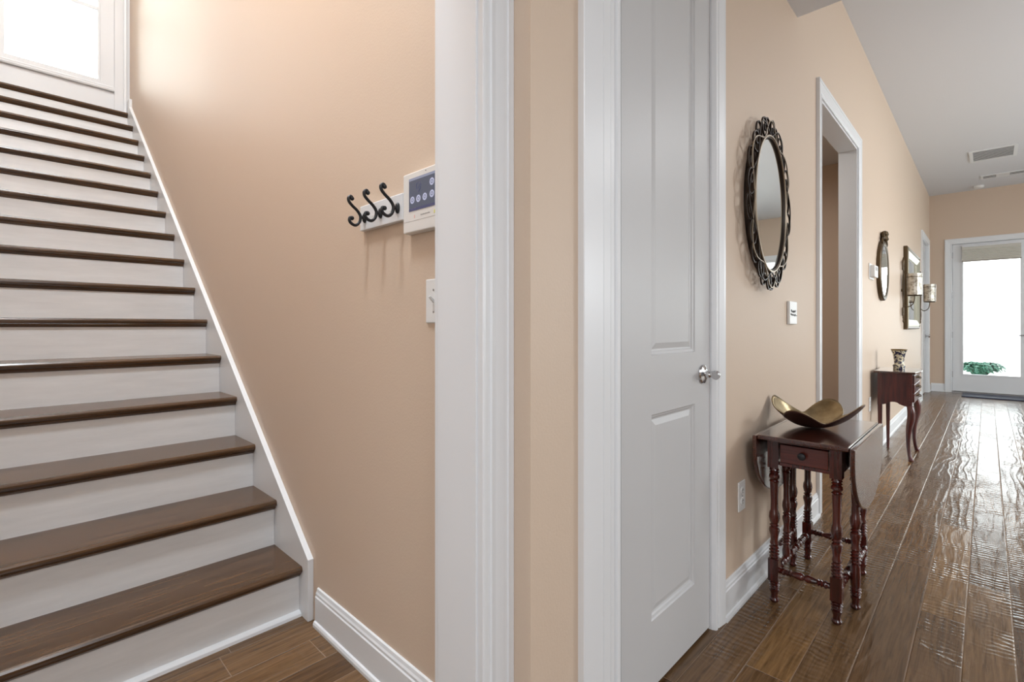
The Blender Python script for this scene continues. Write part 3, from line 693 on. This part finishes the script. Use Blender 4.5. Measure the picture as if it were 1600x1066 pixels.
# ------------------------------------------------------------------ candle sconces
def sconce(x, label):
    t = thing('wall_sconce', label, 'wall sconce', (x, WY, 1.55), 'candle sconces either side of the rectangular mirror')
    b = BM()
    y = WY-.018
    tube(b, [(x, y, 1.20), (x, y, 1.80)], .006, 8)
    for s in (1, -1):
        tube(b, spline([(x, y, 1.78), (x+s*.04, y, 1.83), (x+s*.07, y, 1.78), (x+s*.05, y, 1.73), (x+s*.03, y, 1.76)], 5), .006, 8)
        tube(b, spline([(x, y, 1.24), (x+s*.05, y, 1.30), (x+s*.07, y, 1.25), (x+s*.05, y, 1.21), (x+s*.03, y, 1.24)], 5), .006, 8)
        tube(b, spline([(x, y, 1.72), (x+s*.05, y, 1.62), (x+s*.055, y, 1.48), (x, y, 1.33)], 6), .005, 8)
    lathe(b, [(1.80, .006), (1.83, .014), (1.85, .009), (1.875, .003)], (x, y, 0), 'Z', 10)
    lathe(b, [(1.13, .003), (1.15, .008), (1.17, .005), (1.20, .010)], (x, y, 0), 'Z', 10)
    lathe(b, [(WY-.0005, .016), (WY-.02, .014)], (x, 0, 1.50), 'Y', 12)
    br = part('scroll_bracket', b, M['gilt'], t, t, smooth=True)
    b = BM(); tube(b, spline([(x, y, 1.34), (x, y-.04, 1.31), (x, y-.085, 1.34), (x, y-.10, 1.40), (x, y-.10, 1.431)], 6), .005, 8)
    lathe(b, [(1.428, .01), (1.431, .06), (1.437, .068), (1.441, .06)], (x, y-.10, 0), 'Z', 24)
    part('arm', b, M['gilt'], t, t, smooth=True)
    b = BM(); lathe(b, [(1.442, .062), (1.443, .068), (1.682, .070), (1.684, .066), (1.445, .062)], (x, y-.10, 0), 'Z', 28, cap=False); cy = part('glass_cylinder', b, M['mercury'], t, t, smooth=True)
    b = BM(); lathe(b, [(1.441, .030), (1.56, .030), (1.565, .026)], (x, y-.10, 0), 'Z', 18); part('candle', b, M['plate'], t, t, smooth=True)
    b = BM(); lathe(b, [(1.640, .0702), (1.642, .0715), (1.645, .0715), (1.647, .0702)], (x, y-.10, 0), 'Z', 28, cap=False); part('band', b, M['gilt'], cy, t, smooth=True)
sconce(7.12, 'candle sconce with mottled glass cylinder nearer the oval mirror')
sconce(9.12, 'candle sconce with mottled glass cylinder next to the far white doorway')

# ------------------------------------------------------------------ drawer table and vase
dt = thing('drawer_table', 'small dark cherry three-drawer side table with curved legs against the hall wall', 'side table', (5.32, .55, 0))
TX0, TX1, TY0, TY1, TZ = 5.07, 5.56, .435, .665, .72
def outline(o):
    pts = []
    for i in range(13): t = i/12; pts.append((TX0-o+(TX1-TX0+2*o)*t, TY0-o-.022*math.sin(math.pi*t)))
    for i in range(1, 13): t = i/12; pts.append((TX1+o, TY0-o+(TY1-TY0+2*o)*t))
    for i in range(1, 13): t = i/12; pts.append((TX1+o-(TX1-TX0+2*o)*t, TY1+o))
    for i in range(1, 12): t = i/12; pts.append((TX0-o, TY1+o-(TY1-TY0+2*o)*t))
    return pts
b = BM(); prism(b, outline(.022), lambda a, c, t: (a, c, TZ if t else TZ-.016)); part('tabletop', b, M['mahog_top'], dt, dt, bevel=.003)
b = BM()
box(b, TX0+.012, TX1-.012, TY1-.012, TY1-.004, .455, TZ-.016)      # back
for xx in (TX0+.006, TX1-.014):
    n = 20; pts = [(TY0+.03, TZ-.016)]
    for i in range(n+1):
        t = i/n; pts.append((TY0+.03+(TY1-TY0-.05)*t, .452-.012*math.cos(2*math.pi*t*1.0)*1.0+(.006 if .3 < t < .7 else 0)))
    pts.append((TY1-.02, TZ-.016)); prism(b, pts, lambda a, c, t, xx=xx: (xx+(.008 if t else 0), a, c))
box(b, TX0+.02, TX1-.02, TY0+.002, TY0+.012, .452, .470); box(b, TX0+.02, TX1-.02, TY0+.002, TY0+.012, .695, TZ-.016)
cs = part('case', b, M['walnut'], dt, dt)
for i in range(3):
    z0 = .474+i*.0745
    b = BM(); box(b, TX0+.034, TX1-.034, TY0-.012, TY0+.15, z0, z0+.0705); d_ = part('drawer', b, M['walnut'], dt, dt, bevel=.004)
    b = BM(); xm = (TX0+TX1)/2
    tube(b, spline([(xm-.045, TY0-.012, z0+.045), (xm-.045, TY0-.030, z0+.040), (xm-.02, TY0-.036, z0+.034), (xm+.02, TY0-.036, z0+.034), (xm+.045, TY0-.030, z0+.040), (xm+.045, TY0-.012, z0+.045)], 5), .004, 8)
    for s in (-1, 1): lathe(b, [(TY0-.011, .012), (TY0-.016, .010), (TY0-.02, .005)], (xm+s*.045, 0, z0+.045), 'Y', 12)
    part('bail_pull', b, M['gilt'], d_, dt, smooth=True)
def cabriole(x, y, sx, sy, amp):
    b = BM(); zs = [.0, .012, .03, .06, .12, .2, .28, .34, .40, .445]
    of = [.012, .010, .004, -.002, -.008, -.008, .000, .010, .012, .004]; rd = [.015, .019, .014, .0125, .0135, .017, .022, .026, .026, .022]
    tube(b, spline([(x+sx*o*amp, y+sy*o*amp, z) for z, o in zip(zs, of)], 4), [float(r_) for r_ in sum([[rd[i]+(rd[i+1]-rd[i])*j/4 for j in range(4)] for i in range(9)], [])+[rd[-1]]], 12)
    box(b, x-.018, x+.018, y-.018, y+.018, .44, TZ-.0165)
    if amp > .8:
        for k_ in range(9): lathe(b, [(x-sx*0-.0185, .004), (x-.022, .004)], (0, y, .47+k_*.024), 'X', 8) if sx < 0 else None
    return b
part('leg', cabriole(TX0+.016, TY0+.018, -1, -1, 1), M['walnut'], dt, dt, smooth=True)
part('leg', cabriole(TX1-.016, TY0+.018, 1, -1, 1), M['walnut'], dt, dt, smooth=True)
for x in (TX0+.016, TX1-.016):
    b = BM(); lathe(b, [(0, .010), (.02, .011), (.44, .017)], (x, TY1-.020, 0), 'Z', 12); box(b, x-.016, x+.016, TY1-.036, TY1-.004, .44, TZ-.0165); part('leg', b, M['walnut'], dt, dt, smooth=True)
vs_ = thing('flared_vase', 'small trumpet vase with navy and cream pattern on the drawer table', 'vase', (5.38, .55, TZ))
b = BM(); lathe(b, [(TZ, .040), (TZ+.006, .042), (TZ+.014, .040), (TZ+.030, .046), (TZ+.038, .040), (TZ+.045, .033), (TZ+.09, .037), (TZ+.135, .045), (TZ+.165, .055), (TZ+.163, .052), (TZ+.13, .040), (TZ+.05, .026)], (5.38, .55, 0), 'Z', 36); part('body', b, M['vase'], vs_, vs_, smooth=True, angle=60)
b = BM(); lathe(b, [(TZ+.162, .0545), (TZ+.168, .058), (TZ+.172, .058), (TZ+.170, .052), (TZ+.160, .051)], (5.38, .55, 0), 'Z', 36, cap=False); part('rim', b, M['vase_rim'], vs_, vs_, smooth=True)

# ------------------------------------------------------------------ wall plates and gadgets on the hall wall
def plate_on(name, label, cat, mk, w, h, m, th=.006, group=None, nv=(0, -1, 0)):
    pass
def duplex(x, z, label):
    t = thing('wall_outlet', label, 'outlet', (x, WY, z))
    b = BM(); box(b, x-.036, x+.036, WY-.006, WY-.0003, z-.058, z+.058); part('cover_plate', b, M['plate_white'], t, t, bevel=.0025, seg=2)
    for dz in (-.021, .021):
        b = BM(); n = 20; pts = []
        for i in range(n): a = 2*math.pi*i/n; pts.append((x+.0155*math.cos(a)*1.05, z+dz+max(-.013, min(.013, .0165*math.sin(a)))))
        prism(b, pts, lambda a, c, tt: (a, WY-.0085 if tt else WY-.005, c)); s_ = part('socket', b, M['plate_white'], t, t)
        b = BM()
        for sx in (-1, 1): box(b, x+sx*.0065-.0012, x+sx*.0065+.0012, WY-.0090, WY-.008, z+dz-.001, z+dz+.007)
        lathe(b, [(WY-.0090, .0023), (WY-.008, .0023)], (x, 0, z+dz-.007), 'Y', 10); part('slots', b, M['slot'], s_, t)
    b = BM(); lathe(b, [(WY-.0075, .003), (WY-.005, .003)], (x, 0, z), 'Y', 10); part('screw', b, M['steel'], t, t)
duplex(2.045, .415, 'white duplex outlet low on the wall beside the gateleg table')
duplex(5.02, .44, 'white duplex outlet low on the wall behind the drawer table')
# script plate
t = thing('switch_plate', 'square white switch plate marked with small black script below the scroll mirror', 'switch plate', (2.735, WY, 1.157))
b = BM(); box(b, 2.672, 2.798, WY-.014, WY-.0003, 1.100, 1.214); part('cover_plate', b, M['plate_white'], t, t, bevel=.003)
b = BM()
for line in ([(2.690, 1.166), (2.698, 1.172), (2.700, 1.160), (2.712, 1.166), (2.722, 1.158), (2.730, 1.168), (2.738, 1.159), (2.748, 1.168), (2.756, 1.160), (2.770, 1.170)], [(2.682, 1.148), (2.692, 1.153), (2.700, 1.144), (2.712, 1.150), (2.722, 1.143), (2.735, 1.149), (2.748, 1.141), (2.760, 1.150), (2.768, 1.142), (2.792, 1.144)]):
    tube(b, spline([(x, WY-.0145, z) for x, z in line], 5), .0016, 6)
part('script', b, M['ink'], t, t)
# thermostat
t = thing('thermostat', 'white thermostat box on the hall wall left of the gilt oval mirror', 'thermostat', (5.08, WY, 1.55))
b = BM(); box(b, 4.98, 5.20, WY-.006, WY-.0003, 1.485, 1.615); part('backplate', b, M['plate_white'], t, t, bevel=.002)
b = BM(); box(b, 5.01, 5.17, WY-.040, WY-.006, 1.50, 1.60); bd = part('body', b, M['plate_white'], t, t, bevel=.006, seg=3)
b = BM(); box(b, 5.04, 5.14, WY-.0412, WY-.0395, 1.555, 1.585); part('display', b, M['grey'], bd, t)

# ------------------------------------------------------------------ stair wall: hook rail, alarm panel, switch
hr = thing('hook_rail', 'white wooden rail with three black iron hooks on the tan stair wall', 'coat hook rail', (SX, 1.31, 1.43))
b = BM(); prism(b, [(1.4315, SX), (1.4315, SX-.010), (1.4275, SX-.017), (1.190, SX-.017), (1.186, SX-.010), (1.186, SX)], lambda a, c, tt: (c, a, 1.468 if tt else 1.391)); rl = part('rail_board', b, M['white'], hr, hr, bevel=.002)
HK = [(.7408, 1.4805), (.7365, 1.4865), (.7290, 1.4800), (.7315, 1.469), (.743, 1.4577), (.7566, 1.4476), (.7665, 1.4356), (.7690, 1.4252), (.7642, 1.4099), (.7518, 1.4002), (.7385, 1.404), (.7320, 1.4126), (.7342, 1.4211), (.7405, 1.4203)]
for y in (1.3955, 1.3026, 1.2112):
    b = BM(); pts = spline([(x, y, z) for x, z in HK], 6); n = len(pts)
    tube(b, pts, [.0046 if 8 < i < n-8 else .0046+.0012*(1-min(i, n-1-i)/8) for i in range(n)], 12)
    for (x, z) in (HK[0], HK[-1]):
        bmesh.ops.create_icosphere(b, subdivisions=2, radius=.0068, matrix=Matrix.Translation((x, y, z)))
    h_ = part('hook', b, M['iron'], hr, hr, smooth=True, angle=60)
    b = BM(); n = 24; vsA = []
    prof = [(SX-.0168, 1.0), (SX-.021, 1.0), (SX-.024, .82), (SX-.0255, .5)]
    rows = [[b.verts.new((xx, y+.0085*k_*math.cos(2*math.pi*i/n), 1.4275+.0155*k_*math.sin(2*math.pi*i/n))) for i in range(n)] for xx, k_ in prof]
    for r0, r1 in zip(rows, rows[1:]):
        for i in range(n): b.faces.new((r0[i], r0[(i+1) % n], r1[(i+1) % n], r1[i]))
    b.faces.new(rows[0]); b.faces.new(rows[-1][::-1])
    lathe(b, [(.768, .005), (SX-.023, .006)], (0, y, 1.4275), 'X', 10)
    part('base_boss', b, M['iron'], h_, hr, smooth=True, angle=50)
for y in (1.355, 1.255):
    b = BM(); lathe(b, [(SX-.0168, .003), (SX-.0182, .0025)], (0, y, 1.428), 'X', 10); part('screw', b, M['white'], hr, hr)
ap = thing('alarm_panel', 'cream wall alarm panel with a lit touch screen of round icons', 'alarm panel', (SX, 1.06, 1.43))
b = BM(); box(b, SX-.027, SX-.0005, .950, 1.171, 1.3465, 1.5095); hs = part('housing', b, M['plate'], ap, ap, bevel=.003, seg=3)
XF = SX-.0272
b = BM(); box(b, XF-.0006, XF+.002, .978, 1.1415, 1.4035, 1.4925); scn = part('screen', b, M['screen'], ap, ap)
b = BM(); box(b, XF-.0009, XF, .978, 1.1415, 1.4035, 1.4105); part('status_bar', b, M['screen_bar'], scn, ap)
b = BM(); box(b, XF-.0009, XF, .978, 1.1415, 1.4860, 1.4925); part('title_bar', b, mat('title_bar', (.1, .1, .12), .15, emit=(.19, .21, .29), es=1), scn, ap)
for (y, z) in ((1.0376, 1.4672), (1.0376, 1.4355), (1.0687, 1.4333), (1.0975, 1.4333), (1.1251, 1.4330), (1.006, 1.4672), (1.006, 1.4355)):
    b = BM(); n = 28
    for r0, r1 in ((.0052, .0098), (.0, .0030)):
        if r0:
            A = [[b.verts.new((XF-.0010, y+r*math.cos(2*math.pi*i/n), z+r*math.sin(2*math.pi*i/n))) for i in range(n)] for r in (r0, r1)]
            for i in range(n): b.faces.new((A[0][i], A[0][(i+1) % n], A[1][(i+1) % n], A[1][i]))
        else:
            b.faces.new([b.verts.new((XF-.0010, y+r1*math.cos(2*math.pi*i/n), z+r1*1.2*math.sin(2*math.pi*i/n))) for i in range(n)])
    ic = part('icon', b, M['icon'], scn, ap)
# shield emblem outline on the screen
b = BM(); sh_ = spline([(XF-.001, 1.0971, 1.4765), (XF-.001, 1.1065, 1.472), (XF-.001, 1.1065, 1.462), (XF-.001, 1.1010, 1.4545), (XF-.001, 1.0971, 1.4515), (XF-.001, 1.0932, 1.4545), (XF-.001, 1.0877, 1.462), (XF-.001, 1.0877, 1.472)], 5, closed=True); sh_.append(sh_[0])
tube(b, sh_, .0008, 6); tube(b, [(XF-.001, 1.101, 1.465), (XF-.001, 1.0975, 1.461), (XF-.001, 1.092, 1.470)], .0006, 6); part('shield_icon', b, M['screen_bar'], scn, ap)
b = BM(); lathe(b, [(XF-.0004, .0016), (XF+.001, .0016)], (0, 1.0655, 1.5018), 'X', 12); part('camera_lens', b, M['slot'], ap, ap)
b = BM(); box(b, XF-.0003, XF+.001, 1.1150, 1.1180, 1.3835, 1.3920); part('indicator', b, M['red'], ap, ap)
b = BM(); box(b, XF-.0003, XF+.001, 1.0250, 1.0300, 1.3835, 1.3920); box(b, XF-.0003, XF+.001, 1.0150, 1.0205, 1.3835, 1.3925); part('sticker', b, M['yellow'], ap, ap)
b = BM()
for i in range(11): y = 1.0885-i*.0038; h = (.0030, .0022, .0026)[i % 3]; box(b, XF-.0003, XF+.001, y-.0026, y, 1.3872, 1.3872+h)
part('maker_lettering', b, M['grey'], ap, ap)
b = BM(); box(b, XF-.0002, XF+.001, .953, 1.168, 1.3765, 1.3771); part('seam', b, M['grey'], ap, ap)
ls = thing('light_switch', 'white toggle light switch on the stair wall below the alarm panel', 'light switch', (SX, 1.0595, 1.158))
b = BM(); box(b, SX-.0065, SX-.0003, 1.0235, 1.0945, 1.0985, 1.2165); part('cover_plate', b, M['plate_white'], ls, ls, bevel=.003, seg=3)
b = BM(); prism(b, [(SX-.006, 1.1515), (SX-.006, 1.1615), (SX-.0195, 1.1715), (SX-.021, 1.1665)], lambda a, c, tt: (a, 1.063 if tt else 1.056, c)); part('toggle', b, M['plate_white'], ls, ls, bevel=.001)
for z in (1.187, 1.128):
    b = BM(); lathe(b, [(SX-.006, .003), (SX-.0072, .0026)], (0, 1.0595, z), 'X', 12); part('screw', b, M['steel'], ls, ls)

# ------------------------------------------------------------------ ceiling
def grille(name, label, cat, x0, x1, y0, y1, n, fr, slots=None):
    t = thing(name, label, cat, ((x0+x1)/2, (y0+y1)/2, HC))
    b = BM(); z0, z1 = HC-.010, HC-.0005
    box(b, x0, x0+fr, y0, y1, z0, z1); box(b, x1-fr, x1, y0, y1, z0, z1); box(b, x0+fr, x1-fr, y0, y0+fr, z0, z1); box(b, x0+fr, x1-fr, y1-fr, y1, z0, z1)
    if slots: box(b, x0+fr, x1-fr, *slots, z0, z1)
    f = part('grille_frame', b, M['white'], t, t)
    b = BM(); box(b, x0+fr, x1-fr, y0+fr, y1-fr, HC-.003, HC-.0005); part('duct_opening', b, M['slot'], t, t)
    b = BM()
    for i in range(n):
        x = x0+fr+(x1-x0-2*fr)*(i+.5)/n; w_ = (x1-x0-2*fr)/n*.17
        box(b, x-w_, x+w_, y0+fr, y1-fr, HC-.0075, HC-.0060)
    part('louvres', b, M['white'], f, t)
grille('return_vent', 'large white louvred return air grille on the hall ceiling', 'ceiling vent', 8.46, 9.02, -.27, .17, 9, .035)
grille('supply_vent', 'slim white ceiling register with two dark slots near the end wall', 'ceiling vent', 9.93, 10.16, -.40, .07, 4, .025, (-.23, -.09))
b = BM(); lathe(b, [(HC-.0005, .065), (HC-.022, .065), (HC-.036, .052), (HC-.040, .03)], (10.62, .10, 0), 'Z', 28)
sd = thing('smoke_detector', 'round white smoke detector on the ceiling by the end wall', 'smoke detector', (10.62, .10, HC)); part('body', b, M['plate_white'], sd, sd, smooth=True)

# ------------------------------------------------------------------ mat
b = BM(); n = 8; x0, x1, y0, y1, r = 10.28, 10.80, -.62, .29, .03; pts = []
for cx, cy, a0 in ((x1-r, y1-r, 0), (x0+r, y1-r, 90), (x0+r, y0+r, 180), (x1-r, y0+r, 270)):
    for i in range(n+1): a = math.radians(a0+90*i/n); pts.append((cx+r*math.cos(a), cy+r*math.sin(a)))
prism(b, pts, lambda a, c, t: (a, c, .016 if t else .0005))
dm = obj('door_mat', b, M['mat'], bevel=.004); tag(dm, 'dark navy door mat on the floor in front of the garden door', 'door mat')

# ------------------------------------------------------------------ outside
slab('ground', XE+.13, 40, -20, 20, -.16, -.10, M['patio'])
fe = thing('potted_fern', 'green fern in a low pot outside the glass garden door', 'potted plant', (11.85, .10, -.10))
b = BM(); lathe(b, [(-.10, .11), (.12, .15), (.15, .165), (.17, .165), (.17, .145), (.14, .14)], (11.85, .10, 0), 'Z', 24); part('pot', b, M['pot'], fe, fe, smooth=True)
b = BM()
for i in range(240):
    a = random.uniform(0, 2*math.pi); L = random.uniform(.10, .34); up = random.uniform(.24, .36)
    pts = []
    for j in range(7):
        t = j/6; rr = .03+L*t; z = .16+up*math.sin(t*2.3)*.95-.05*t
        pts.append(Vector((11.85+rr*math.cos(a), .10+rr*math.sin(a), z)))
    sd_ = Vector((-math.sin(a), math.cos(a), 0))
    for j in range(6):
        w_ = .034*(1-j/8)
        for s in (-1, 1):
            p = pts[j]; q = pts[j+1]
            b.faces.new([b.verts.new(p), b.verts.new(q), b.verts.new(q*.3+p*.7+sd_*s*w_*2+Vector((0, 0, -.01)))])
part('fronds', b, M['fern'], fe, fe)
